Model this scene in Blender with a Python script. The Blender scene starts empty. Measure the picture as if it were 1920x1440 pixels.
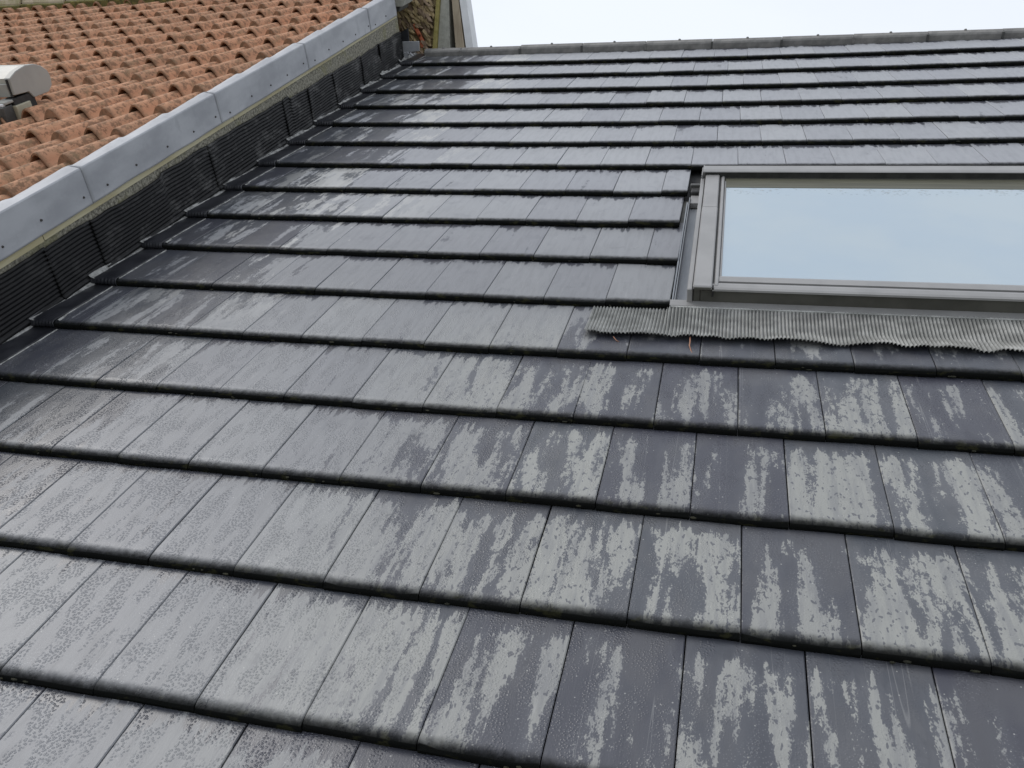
import bpy, bmesh, math, random
from mathutils import Matrix, Vector, noise as mnoise
random.seed(7)
scene = bpy.context.scene
COL = scene.collection
W = 0.225                      # cover width of one slate (m)
G = 1.610006                   # gauge in slate widths
PITCH = math.radians(25.0)
ROOF = Matrix.Rotation(PITCH, 4, 'X')       # roof frame: x along the courses, y up the slope, z out of the roof

# ------------------------------------------------------------------ camera
cam_data = bpy.data.cameras.new('camera')
cam = bpy.data.objects.new('camera', cam_data)
COL.objects.link(cam)
cam_data.sensor_width = 36.0
cam_data.lens = 29.7475
cam_data.clip_start = 0.02
cam_data.clip_end = 2000.0
CR = Matrix(((0.97162427, -0.06013323, 0.22875810), (0.22436978, 0.54042500, -0.81092480), (-0.07486307, 0.83924062, 0.53858213)))
cam.matrix_world = ROOF @ Matrix.Translation((1.948373, -1.934072, 1.375312)) @ CR.to_4x4()
scene.camera = cam

# ------------------------------------------------------------------ sky, sun, exposure
SUN_EL, SUN_AZ = math.radians(50.0), math.radians(-78.0)   # azimuth from +Y (over the ridge), towards -X
world = bpy.data.worlds.new('World')
scene.world = world
world.use_nodes = True
wn, wl = world.node_tree.nodes, world.node_tree.links
for n in list(wn): wn.remove(n)
w_out = wn.new('ShaderNodeOutputWorld')
w_bg = wn.new('ShaderNodeBackground')
w_sky = wn.new('ShaderNodeTexSky')
w_sky.sky_type = 'NISHITA'
w_sky.sun_disc = False
w_sky.sun_elevation = SUN_EL
w_sky.sun_rotation = SUN_AZ
w_sky.air_density = 1.0
w_sky.dust_density = 2.0
w_sky.ozone_density = 1.0
w_tc = wn.new('ShaderNodeTexCoord')
w_map = wn.new('ShaderNodeMapping')
w_map.inputs['Scale'].default_value = (1.0, 1.0, 2.2)
w_noise = wn.new('ShaderNodeTexNoise')
w_noise.inputs['Scale'].default_value = 1.6
w_noise.inputs['Detail'].default_value = 5.0
w_noise.inputs['Roughness'].default_value = 0.5
w_ramp = wn.new('ShaderNodeMapRange')
w_ramp.inputs['From Min'].default_value = 0.32
w_ramp.inputs['From Max'].default_value = 0.68
w_ramp.inputs['To Min'].default_value = 0.70
w_ramp.inputs['To Max'].default_value = 0.84
w_mix = wn.new('ShaderNodeMixRGB')
w_mix.inputs['Color2'].default_value = (8.9, 9.3, 9.9, 1.0)      # thin white cloud veil
wl.new(w_tc.outputs['Generated'], w_map.inputs['Vector'])
wl.new(w_map.outputs['Vector'], w_noise.inputs['Vector'])
wl.new(w_noise.outputs['Fac'], w_ramp.inputs['Value'])
wl.new(w_ramp.outputs['Result'], w_mix.inputs['Fac'])
wl.new(w_sky.outputs['Color'], w_mix.inputs['Color1'])
wl.new(w_mix.outputs['Color'], w_bg.inputs['Color'])
w_bg.inputs['Strength'].default_value = 0.100
wl.new(w_bg.outputs['Background'], w_out.inputs['Surface'])

sun_data = bpy.data.lights.new('sun', 'SUN')
sun_data.energy = 1.2
sun_data.angle = math.radians(28.0)
sun_data.color = (1.0, 0.97, 0.93)
sun = bpy.data.objects.new('sun', sun_data)
COL.objects.link(sun)
sd = Vector((math.sin(SUN_AZ) * math.cos(SUN_EL), math.cos(SUN_AZ) * math.cos(SUN_EL), math.sin(SUN_EL)))
sun.rotation_euler = sd.to_track_quat('Z', 'Y').to_euler()
sun.location = (0, 0, 12)

scene.render.engine = 'CYCLES'
scene.view_settings.view_transform = 'Standard'
scene.view_settings.look = 'None'
scene.view_settings.exposure = 0.2
scene.view_settings.gamma = 1.0
scene.view_settings.use_curve_mapping = False
scene.cycles.max_bounces = 6
scene.cycles.diffuse_bounces = 3
scene.cycles.glossy_bounces = 3

# ------------------------------------------------------------------ material helper
class NT:
    def __init__(self, name):
        self.m = bpy.data.materials.new(name)
        self.m.use_nodes = True
        self.t = self.m.node_tree
        self.n, self.l = self.t.nodes, self.t.links
        self.b = self.n['Principled BSDF']
        self.out = self.n['Material Output']
    def node(self, typ, **kw):
        nd = self.n.new(typ)
        for k, v in kw.items(): setattr(nd, k, v)
        return nd
    def put(self, sock, v):
        if v is None: return
        if isinstance(v, bpy.types.NodeSocket): self.l.new(v, sock)
        elif isinstance(v, (tuple, list)) and len(v) == 3 and sock.type == 'RGBA': sock.default_value = (*v, 1.0)
        else: sock.default_value = v
    def math(self, op, a, b=None, c=None, clamp=False):
        nd = self.node('ShaderNodeMath', operation=op, use_clamp=clamp)
        for s, v in zip(nd.inputs, (a, b, c)): self.put(s, v)
        return nd.outputs[0]
    def add(self, a, b): return self.math('ADD', a, b)
    def sub(self, a, b): return self.math('SUBTRACT', a, b)
    def mul(self, a, b): return self.math('MULTIPLY', a, b)
    def step(self, v, lo, hi, a=0.0, b=1.0):
        nd = self.node('ShaderNodeMapRange', interpolation_type='SMOOTHSTEP')
        self.put(nd.inputs['Value'], v)
        flip = lo > hi
        if flip: lo, hi, a, b = hi, lo, b, a
        self.put(nd.inputs['From Min'], lo); self.put(nd.inputs['From Max'], hi)
        self.put(nd.inputs['To Min'], a); self.put(nd.inputs['To Max'], b)
        return nd.outputs['Result']
    def mix(self, f, a, b, blend='MIX'):
        nd = self.node('ShaderNodeMixRGB', blend_type=blend)
        self.put(nd.inputs['Fac'], f); self.put(nd.inputs['Color1'], a); self.put(nd.inputs['Color2'], b)
        return nd.outputs['Color']
    def obj(self, ref=None):
        nd = self.node('ShaderNodeTexCoord')
        if ref is not None: nd.object = ref
        return nd.outputs['Object']
    def sep(self, v):
        nd = self.node('ShaderNodeSeparateXYZ'); self.put(nd.inputs[0], v)
        return nd.outputs
    def comb(self, x, y, z):
        nd = self.node('ShaderNodeCombineXYZ')
        for s, v in zip(nd.inputs, (x, y, z)): self.put(s, v)
        return nd.outputs[0]
    def noise(self, vec, scale, detail=3.0, rough=0.55, sc=None, dist=0.0, d2=False):
        if sc is not None:
            mp = self.node('ShaderNodeMapping'); self.put(mp.inputs['Vector'], vec); mp.inputs['Scale'].default_value = sc
            vec = mp.outputs['Vector']
        nd = self.node('ShaderNodeTexNoise')
        if d2: nd.noise_dimensions = '2D'
        self.put(nd.inputs['Vector'], vec); nd.inputs['Scale'].default_value = scale
        nd.inputs['Detail'].default_value = detail; nd.inputs['Roughness'].default_value = rough
        nd.inputs['Distortion'].default_value = dist
        return nd.outputs['Fac']
    def voro(self, vec, scale, feature='F1', sc=None, d2=False):
        if sc is not None:
            mp = self.node('ShaderNodeMapping'); self.put(mp.inputs['Vector'], vec); mp.inputs['Scale'].default_value = sc
            vec = mp.outputs['Vector']
        nd = self.node('ShaderNodeTexVoronoi', feature=feature)
        if d2: nd.voronoi_dimensions = '2D'
        self.put(nd.inputs['Vector'], vec); nd.inputs['Scale'].default_value = scale
        return nd.outputs['Distance']
    def rand(self):
        return self.node('ShaderNodeObjectInfo').outputs['Random']
    def bump(self, h, strength=0.3, dist=0.002, normal=None):
        nd = self.node('ShaderNodeBump'); nd.inputs['Strength'].default_value = strength; nd.inputs['Distance'].default_value = dist
        self.put(nd.inputs['Height'], h)
        if normal is not None: self.put(nd.inputs['Normal'], normal)
        return nd.outputs['Normal']
    def done(self, col=None, rough=None, normal=None, metal=None, spec=None, ior=None):
        self.put(self.b.inputs['Base Color'], col); self.put(self.b.inputs['Roughness'], rough)
        self.put(self.b.inputs['Normal'], normal); self.put(self.b.inputs['Metallic'], metal)
        self.put(self.b.inputs['Specular IOR Level'], spec); self.put(self.b.inputs['IOR'], ior)
        return self.m

# ------------------------------------------------------------------ mesh / object helpers
def mesh(name, verts, faces, smooth=False, mats=()):
    me = bpy.data.meshes.new(name)
    me.from_pydata([tuple(v) for v in verts], [], faces)
    me.update()
    if smooth:
        me.polygons.foreach_set('use_smooth', [True] * len(me.polygons))
    for m in mats: me.materials.append(m)
    return me
def link(name, me, parent=None, mtx=None):
    o = bpy.data.objects.new(name, me)
    COL.objects.link(o)
    if parent is not None: o.parent = parent
    if mtx is not None:
        if parent is None: o.matrix_world = mtx
        else: o.matrix_basis = mtx
    return o
def tag(o, label=None, cat=None, group=None, kind=None):
    if label: o['label'] = label
    if cat: o['category'] = cat
    if group: o['group'] = group
    if kind: o['kind'] = kind
    return o
def thing(name, label, cat, mtx, group=None):
    o = bpy.data.objects.new(name, None)
    o.empty_display_size = 0.1
    COL.objects.link(o)
    o.matrix_world = mtx
    return tag(o, label, cat, group, 'thing')
def R(u, v, h): return Vector((u * W, -v * W, h * W))          # slate units -> roof frame metres
def at(u, v, h): return ROOF @ Matrix.Translation(R(u, v, h))
def box_bm(x0, x1, y0, y1, z0, z1, bev=0.0, seg=1):
    bm = bmesh.new()
    bmesh.ops.create_cube(bm, size=1.0)
    for v in bm.verts:
        v.co = Vector((x0 + (v.co.x + .5) * (x1 - x0), y0 + (v.co.y + .5) * (y1 - y0), z0 + (v.co.z + .5) * (z1 - z0)))
    if bev: bmesh.ops.bevel(bm, geom=list(bm.edges), offset=bev, segments=seg, affect='EDGES', profile=0.5)
    bmesh.ops.recalc_face_normals(bm, faces=bm.faces)
    return bm
def bm_obj(name, bm, mat, parent=None, mtx=None, smooth=False):
    me = bpy.data.meshes.new(name)
    bm.to_mesh(me); bm.free()
    me.materials.append(mat)
    if smooth: me.polygons.foreach_set('use_smooth', [True] * len(me.polygons))
    return link(name, me, parent, mtx)
def box(name, mat, parent, x0, x1, y0, y1, z0, z1, bev=0.002, mtx=None):
    return bm_obj(name, box_bm(min(x0, x1), max(x0, x1), min(y0, y1), max(y0, y1), min(z0, z1), max(z0, z1), bev), mat, parent, mtx)
def extrude(name, mat, parent, prof, x0, x1, axis='x', mtx=None, bev=0.0, smooth=False):
    """closed profile of (a,b) pairs swept from x0 to x1 along an axis"""
    n = len(prof)
    def P(t, a, b): return (t, a, b) if axis == 'x' else ((a, t, b) if axis == 'y' else (a, b, t))
    vs = [P(x0, a, b) for a, b in prof] + [P(x1, a, b) for a, b in prof]
    fs = [(i, (i + 1) % n, n + (i + 1) % n, n + i) for i in range(n)] + [tuple(range(n))[::-1], tuple(range(n, 2 * n))]
    bm = bmesh.new()
    bv = [bm.verts.new(v) for v in vs]
    for f in fs: bm.faces.new([bv[i] for i in f])
    bmesh.ops.recalc_face_normals(bm, faces=bm.faces)
    if bev: bmesh.ops.bevel(bm, geom=list(bm.edges), offset=bev, segments=1, affect='EDGES')
    return bm_obj(name, bm, mat, parent, mtx, smooth)
def fn(x, y=0.0, z=0.0): return mnoise.noise(Vector((x, y, z)))

# measured laying irregularity of the slate courses (courses drift and sag a little)
CU = (-0.01035, 0.00694, 0.07469, -0.15474, -0.16418, 0.20098, 0.7061, -0.02407, 0.08107)
CV = (0.15694, -0.0928, -0.66681, 0.49697, 0.01883, -0.02235, 0.15116, -0.1415, 0.20729)
EXP = [(i, j) for i in range(3) for j in range(4) if i + j <= 3]
def F(u, k):
    kk = min(k, 3.6)
    a, c = (u - 6) / 10, (kk + 4) / 10
    du = sum(q * a**i * c**j for q, (i, j) in zip(CU, EXP))
    dv = sum(q * a**i * c**j for q, (i, j) in zip(CV, EXP))
    return u + du, k * G + dv
T = 0.0265                     # tail thickness of a slate (m)
GM = G * W
def k_of_v(u, v):
    k = v / G
    for _ in range(6): k += (v - F(u, k)[1]) / G
    return k
def slate_h(u, v):
    """height (m) of the slate surface above the plane of the tails"""
    k = k_of_v(u, v)
    up = math.ceil(k - 1e-6) - k
    return -T * up

# ------------------------------------------------------------------ materials
# things that own a coordinate frame for their material
slate_roof = thing('slate_roof', 'dark grey flat slate-tiled roof, wet and patchy, filling most of the picture', 'roof', ROOF.copy())
clay_roof = thing('clay_tile_roof', 'weathered orange clay pantile roof beyond the lead-capped parapet', 'roof', ROOF @ Matrix.Translation(R(-3.78, -4.4, 1.62)))

def slate_material():
    t = NT('slate')
    roof = t.obj(slate_roof); rx, ry, rz = t.sep(roof)
    loc = t.obj(); lx, ly, lz = t.sep(loc)
    rnd = t.rand()
    # shift each slate's pattern so that streaks break at the joints
    shift = t.comb(t.mul(rnd, 3.7), t.mul(rnd, 9.1), rnd)
    vec = t.node('ShaderNodeVectorMath', operation='ADD'); t.put(vec.inputs[0], roof); t.put(vec.inputs[1], shift); vec = vec.outputs[0]
    def N(sx, sy, detail=3.0, rough=0.6, dist=0.0, v=vec): return t.noise(v, 1.0, detail, rough, sc=(sx, sy, 1.0), dist=dist, d2=True)
    low = t.mul(t.step(rx, 0.70, 1.60), t.step(ry, 0.75, 0.2))
    edge = t.step(t.add(rx, t.mul(N(2.2, 2.2, 2, v=roof), 0.4)), 0.52, 0.20)
    head = t.step(t.add(ly, t.mul(t.sub(N(70.0, 4.0, 2), 0.5), 0.10)), GM - 0.075, GM - 0.005)
    big = N(13.0, 2.5, 2.5, 0.5, 0.25)
    mid = N(62.0, 30.0, 3.0, 0.65)
    fine = N(260.0, 150.0, 1.0)
    hole = t.step(N(85.0, 48.0, 1.0), 0.655, 0.70)          # islands of damp left inside dry patches
    streak = N(38.0, 2.8, 2.5, 0.55, 0.2)
    field = t.add(t.add(t.mul(t.sub(big, 0.5), 2.7), t.mul(t.sub(mid, 0.5), 1.05)), t.add(t.mul(t.sub(fine, 0.5), 0.50), t.mul(t.sub(streak, 0.5), 1.15)))
    dry = t.add(t.add(t.sub(t.sub(0.92, t.mul(low, 0.98)), t.mul(edge, 1.30)), t.mul(t.sub(rnd, 0.5), 0.40)), t.mul(head, -1.15))
    dry = t.sub(dry, t.mul(t.mul(t.step(rx, 1.40, 1.60), t.mul(t.step(ry, 0.335, 0.345), t.step(ry, 0.62, 0.60))), 0.75))
    mask = t.step(t.add(field, dry), -0.07, 0.11)
    mask = t.mul(mask, t.sub(1.0, t.mul(hole, t.mul(low, 0.9))))
    soft = t.step(t.add(t.mul(t.sub(big, 0.5), 2.0), dry), -0.6, 0.5)
    tint = t.mix(rnd, (0.052, 0.053, 0.068), (0.054, 0.060, 0.071))
    tint = t.mix(t.mul(t.step(N(7.0, 4.0, 3, 0.6), 0.40, 0.66), 0.6), tint, (0.086, 0.086, 0.092))
    wet = t.mix(soft, tint, (0.088, 0.092, 0.106))
    far = t.step(ry, 0.7, 2.2)  # upper courses drier and paler, with sky sheen added to the colour
    pale = t.mix(far, (0.198, 0.203, 0.214), (0.295, 0.303, 0.322))
    pale = t.mix(low, pale, (0.262, 0.264, 0.250))
    pale = t.mix(t.mul(t.step(N(48.0, 6.0, 3), 0.40, 0.72), 0.55), pale, t.mix(far, (0.158, 0.162, 0.172), (0.235, 0.242, 0.258)))
    col = t.mix(t.mul(mask, 0.95), wet, pale)
    # pale specks painted as glints off water beads on the damp faces
    glint = t.mul(t.step(t.voro(vec, 120.0, d2=True), 0.20, 0.08), t.mul(t.step(N(9.0, 5.0, 2), 0.48, 0.62), t.step(ry, 1.2, 0.5)))
    col = t.mix(t.mul(t.mul(glint, t.sub(1.0, t.mul(low, 0.65))), 0.5), col, (0.36, 0.37, 0.38))
    col = t.mix(1.0, col, t.mix(rnd, (0.88, 0.88, 0.90), (1.08, 1.08, 1.06)), 'MULTIPLY')
    col = t.mix(t.mul(t.step(N(13.0, 9.0, 4, 0.65, 0.5), 0.56, 0.70), 0.30), col, t.mix(1.0, col, (0.62, 0.63, 0.66), 'MULTIPLY'))
    # whitish lime bloom, mostly near the wall
    bl = N(14.0, 4.0, 5, 0.7)
    bz = t.mul(t.step(rx, 0.80, 0.30), t.step(rx, -0.42, -0.1))
    bz = t.mul(bz, t.step(ry, 0.3, 1.0))
    bloom = t.mul(t.step(t.add(bl, t.mul(t.sub(rnd, 0.5), 0.36)), 0.60, 0.67), t.add(t.mul(bz, 0.75), 0.02))
    col = t.mix(bloom, col, (0.40, 0.40, 0.39))
    # narrow pale run marks
    ln = N(24.0, 0.30, 1, 0.5, 0.0)
    run = t.mul(t.step(t.math('ABSOLUTE', t.sub(ln, 0.66)), 0.006, 0.0), 0.22)
    col = t.mix(run, col, (0.38, 0.38, 0.37))
    sp = t.voro(vec, 14.0, d2=True)
    spk = t.step(t.add(sp, t.mul(mid, 0.03)), 0.040, 0.030)
    col = t.mix(t.mul(spk, 0.45), col, (0.5, 0.5, 0.47))
    # algae on the tail, with the riser's shade painted in too
    tn = t.noise(roof, 1.0, 4, 0.65, sc=(55.0, 55.0, 55.0))
    tail = t.step(t.add(ly, t.mul(t.sub(tn, 0.5), 0.016)), 0.032, 0.003)
    tail = t.math('MAXIMUM', t.mul(tail, 0.95), t.step(lz, -0.003, -0.009))
    moss = t.step(t.noise(roof, 1.0, 3, 0.6, sc=(23.0, 23.0, 60.0)), 0.55, 0.68)
    col = t.mix(tail, col, t.mix(moss, (0.008, 0.0085, 0.008), (0.022, 0.022, 0.012)))
    rough = t.add(t.add(t.mul(mask, 0.13), 0.35), t.mul(tail, 0.40))
    # beads of rain + riven grain
    bd = t.voro(vec, 150.0, d2=True)
    bead_zone = t.mul(t.step(ry, 1.15, 0.5), t.step(rx, 2.6, 0.6, 0.35, 1.0))
    bead = t.mul(t.step(bd, 0.42, 0.10), t.mul(bead_zone, t.step(N(24.0, 8.0, 2), 0.42, 0.58)))
    grain = N(240.0, 60.0, 3, 0.7)
    hgt = t.add(t.mul(t.mul(tn, tail), 0.003), t.add(t.add(t.mul(grain, 0.0004), t.mul(N(9.0, 6.0, 1), 0.0020)), t.mul(bead, 0.0014)))
    return t.done(col, rough, t.bump(hgt, 0.8, 1.0), spec=t.sub(0.60, t.mul(tail, 0.60)))

def clay_material():
    t = NT('clay')
    o = t.obj(clay_roof); loc = t.obj(); lx, ly, lz = t.sep(loc); rnd = t.rand()
    base = t.mix(rnd, (0.50, 0.235, 0.130), (0.37, 0.190, 0.113))
    base = t.mix(t.noise(o, 5.0, 4, 0.6), base, (0.54, 0.310, 0.190))
    crown = t.step(lz, 0.006, 0.030)
    lich = t.noise(o, 1.0, 5, 0.72, sc=(42.0, 30.0, 36.0))
    l1 = t.mul(t.step(t.add(lich, t.mul(crown, 0.10)), 0.56, 0.68), 0.65)
    col = t.mix(l1, base, (0.105, 0.068, 0.042))
    l2 = t.step(t.noise(o, 1.0, 4, 0.7, sc=(20.0, 14.0, 20.0)), 0.52, 0.66)
    col = t.mix(t.mul(l2, 0.62), col, (0.235, 0.160, 0.092))
    l3 = t.step(t.noise(o, 1.0, 3, 0.7, sc=(70.0, 70.0, 70.0)), 0.66, 0.74)
    col = t.mix(t.mul(l3, 0.2), col, (0.50, 0.44, 0.37))
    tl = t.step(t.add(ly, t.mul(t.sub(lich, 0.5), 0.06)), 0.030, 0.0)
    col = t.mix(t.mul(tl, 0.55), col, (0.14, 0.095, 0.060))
    n = t.bump(t.noise(o, 240.0, 4, 0.7), 0.4, 0.0012)
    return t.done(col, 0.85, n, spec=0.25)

def simple(name, c1, c2, scale=20.0, rough=0.6, bump=0.3, dist=0.001, metal=0.0, spec=0.5, sc=None, lo=0.35, hi=0.65, detail=4, bscale=None, rnd=0.0):
    t = NT(name)
    o = t.obj()
    nz = t.noise(o, scale if sc is None else 1.0, detail, 0.6, sc=sc)
    f = t.step(nz, lo, hi)
    if rnd: f = t.math('ADD', f, t.mul(t.sub(t.rand(), 0.5), rnd), clamp=True)
    col = t.mix(f, c1, c2)
    nb = t.bump(t.noise(o, bscale or scale * 6, 4, 0.65), bump, dist) if bump else None
    return t.done(col, rough, nb, metal, spec)

M_SLATE = slate_material()
M_CLAY = clay_material()
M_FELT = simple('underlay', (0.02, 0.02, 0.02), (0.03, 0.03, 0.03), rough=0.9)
M_RIDGE = simple('ridge_tile', (0.15, 0.146, 0.14), (0.225, 0.217, 0.205), 14.0, 0.6, 0.4, 0.001, rnd=0.5)
M_MOSS = simple('moss', (0.012, 0.013, 0.007), (0.026, 0.025, 0.012), 60.0, 0.95, 0.6, 0.002)
def lead_material():
    t = NT('lead')
    o = t.obj(); rnd = t.rand()
    a = t.noise(o, 1.0, 5, 0.6, sc=(6.0, 3.0, 7.0)); bq = t.noise(o, 1.0, 4, 0.6, sc=(30.0, 18.0, 9.0))
    col = t.mix(t.step(a, 0.32, 0.68), (0.31, 0.317, 0.335), (0.425, 0.433, 0.450))
    col = t.mix(t.mul(t.step(bq, 0.54, 0.72), 0.5), col, (0.29, 0.298, 0.315))
    col = t.mix(t.mul(rnd, 0.18), col, (0.40, 0.41, 0.44))
    n1 = t.bump(t.noise(o, 9.0, 3, 0.5), 0.5, 0.006)
    n = t.bump(t.noise(o, 120.0, 3, 0.6), 0.15, 0.0006, n1)
    return t.done(col, 0.6, n, metal=0.1, spec=0.4)
M_LEAD = lead_material()
M_NAIL = simple('nail_head', (0.05, 0.05, 0.05), (0.10, 0.09, 0.08), 80.0, 0.5, 0.0, metal=0.5)
M_BATTEN = simple('weathered_batten', (0.42, 0.37, 0.22), (0.50, 0.46, 0.31), sc=(25.0, 3.0, 25.0), rough=0.8, bump=0.3, bscale=90.0)
def render_material():
    t = NT('rough_render')
    o = t.obj()
    a = t.noise(o, 70.0, 5, 0.75); b = t.noise(o, 6.0, 4, 0.6)
    col = t.mix(t.step(a, 0.36, 0.66), (0.11, 0.104, 0.082), (0.40, 0.38, 0.31))
    col = t.mix(t.mul(t.step(b, 0.50, 0.68), 0.5), col, (0.22, 0.21, 0.10))
    n = t.bump(a, 0.9, 0.006)
    return t.done(col, 0.92, n, spec=0.2)
M_RENDER = render_material()
def black_flashing_material():
    t = NT('black_flashing')
    o = t.obj(); x, y, z = t.sep(o)
    d = t.noise(o, 1.0, 5, 0.7, sc=(10.0, 7.0, 10.0)); e = t.noise(o, 1.0, 4, 0.7, sc=(60.0, 26.0, 60.0))
    up = t.step(y, 0.2, 2.4)
    dust = t.mul(t.step(t.add(d, t.mul(t.sub(e, 0.5), 0.5)), 0.50, 0.70), t.add(t.mul(up, 0.5), 0.07))
    col = t.mix(dust, (0.005, 0.005, 0.0055), (0.16, 0.157, 0.153))
    n = t.bump(e, 0.25, 0.0012)
    return t.done(col, t.add(t.mul(dust, 0.25), 0.5), n, spec=0.25)
M_BLACK = black_flashing_material()
M_APRON = simple('black_apron', (0.014, 0.015, 0.019), (0.036, 0.037, 0.043), sc=(9.0, 5.0, 9.0), rough=0.36, bump=0.25, bscale=40.0, dist=0.002)
M_SEAL = simple('pale_sealant', (0.13, 0.13, 0.125), (0.37, 0.37, 0.355), 28.0, 0.75, 0.6, 0.003)
M_ALU = simple('grey_aluminium', (0.265, 0.261, 0.256), (0.305, 0.300, 0.294), 7.0, 0.38, 0.05, 0.0003, metal=0.25, spec=0.5, bscale=200.0)
M_ALU_D = simple('dark_aluminium', (0.070, 0.068, 0.058), (0.095, 0.092, 0.079), 9.0, 0.45, 0.08, 0.0004, metal=0.2, bscale=150.0)
M_GUTTER = simple('blue_grey_gutter', (0.19, 0.205, 0.225), (0.25, 0.265, 0.285), sc=(30.0, 4.0, 8.0), rough=0.42, bump=0.08, dist=0.0004, metal=0.3)
M_OLIVE = simple('hood_reflection', (0.070, 0.069, 0.048), (0.105, 0.103, 0.072), sc=(3.0, 60.0, 60.0), rough=0.5, bump=0.1)
M_LIP = simple('hood_shadow_lip', (0.018, 0.018, 0.016), (0.03, 0.03, 0.027), 20.0, 0.6, 0.1, spec=0.25)  # shade on the hood's front put into this near-black colour
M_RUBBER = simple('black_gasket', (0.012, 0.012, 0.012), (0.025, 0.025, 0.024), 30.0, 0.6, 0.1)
def glass_material():
    t = NT('misted_glass')
    o = t.obj(); x, y, z = t.sep(o)
    a = t.noise(o, 2.2, 3, 0.5)
    col = t.mix(t.step(a, 0.35, 0.65), (0.345, 0.425, 0.490), (0.375, 0.445, 0.490))
    # beads of condensation and algae specks along the pane's top edge
    top = t.step(y, 0.78, 0.86)
    b1 = t.step(t.voro(o, 60.0), 0.40, 0.26)
    sp = t.mul(t.mul(b1, top), t.step(t.noise(o, 14.0, 3, 0.6), 0.42, 0.58))
    col = t.mix(t.mul(sp, 0.7), col, (0.13, 0.15, 0.14))
    # a few flecks of grit
    g = t.step(t.voro(o, 5.5), 0.026, 0.018)
    col = t.mix(g, col, (0.05, 0.05, 0.05))
    rough = t.add(t.mul(t.math('MAXIMUM', sp, g), 0.35), 0.035)
    return t.done(col, rough, None, spec=0.5, ior=1.6)
M_GLASS = glass_material()
def pleat_material():
    t = NT('pleated_apron')
    o = t.obj()
    d = t.noise(o, 1.0, 4, 0.7, sc=(9.0, 20.0, 9.0))
    col = t.mix(t.step(d, 0.38, 0.68), (0.24, 0.243, 0.232), (0.40, 0.403, 0.388))
    return t.done(col, 0.5, None, metal=0.15)
M_PLEAT = pleat_material()
M_TWIG = simple('twig_bark', (0.26, 0.12, 0.075), (0.36, 0.19, 0.12), 90.0, 0.8, 0.4)
M_SHUTTER = simple('pale_shutter_paint', (0.36, 0.35, 0.305), (0.42, 0.41, 0.365), 9.0, 0.45, 0.05, 0.0004)
M_CAPGREY = simple('grey_end_cap', (0.29, 0.287, 0.265), (0.33, 0.327, 0.30), 6.0, 0.5, 0.05, 0.0004)
M_BEIGE = simple('beige_bracket', (0.37, 0.345, 0.255), (0.43, 0.40, 0.30), 30.0, 0.6, 0.2)
M_DARKPL = simple('dark_plastic', (0.055, 0.055, 0.052), (0.085, 0.085, 0.08), 20.0, 0.5, 0.1)
def stone_material():
    t = NT('rubble_stone')
    rnd = t.rand(); o = t.obj()
    rp = t.node('ShaderNodeValToRGB'); t.put(rp.inputs['Fac'], rnd)
    el = rp.color_ramp.elements
    el[0].position = 0.0; el[0].color = (0.26, 0.18, 0.12, 1)
    el[1].position = 1.0; el[1].color = (0.55, 0.43, 0.23, 1)
    e = el.new(0.45); e.color = (0.36, 0.27, 0.19, 1)
    e = el.new(0.7); e.color = (0.48, 0.37, 0.20, 1)
    col = t.mix(t.step(t.noise(o, 30.0, 4, 0.7), 0.45, 0.7), rp.outputs['Color'], (0.21, 0.155, 0.11))
    return t.done(col, 0.9, t.bump(t.noise(o, 60.0, 4, 0.7), 0.8, 0.006), spec=0.2)
M_STONE = stone_material()
M_MORTAR = simple('lime_mortar', (0.25, 0.19, 0.11), (0.46, 0.37, 0.20), 30.0, 0.95, 0.8, 0.006)
M_BRICK = simple('red_brick', (0.40, 0.10, 0.045), (0.50, 0.16, 0.08), 30.0, 0.9, 0.5, 0.003)
M_CONC = simple('grey_concrete', (0.27, 0.27, 0.235), (0.36, 0.355, 0.31), 25.0, 0.9, 0.5, 0.002)
M_MUSTARD = simple('lichen_trim', (0.22, 0.19, 0.05), (0.32, 0.27, 0.10), 30.0, 0.85, 0.3)
M_BOARD = simple('brown_board', (0.27, 0.215, 0.15), (0.36, 0.30, 0.215), sc=(40.0, 40.0, 6.0), rough=0.75, bump=0.3)
M_WHITE = simple('white_paint', (0.62, 0.63, 0.64), (0.70, 0.71, 0.72), 8.0, 0.5, 0.1)
def ground_material():
    t = NT('ground_cover')
    o = t.obj()
    return t.done(t.mix(t.step(t.noise(o, 0.12, 5, 0.6), 0.4, 0.6), (0.09, 0.10, 0.05), (0.17, 0.16, 0.13)), 0.95)

# ------------------------------------------------------------------ ground far below the eaves
gnd = link('ground', mesh('ground', [(-600, -600, 0), (600, -600, 0), (600, 600, 0), (-600, 600, 0)], [(0, 1, 2, 3)], mats=(ground_material(),)), None, Matrix.Translation((0, 0, -5.5)))
tag(gnd, kind='structure')

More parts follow.
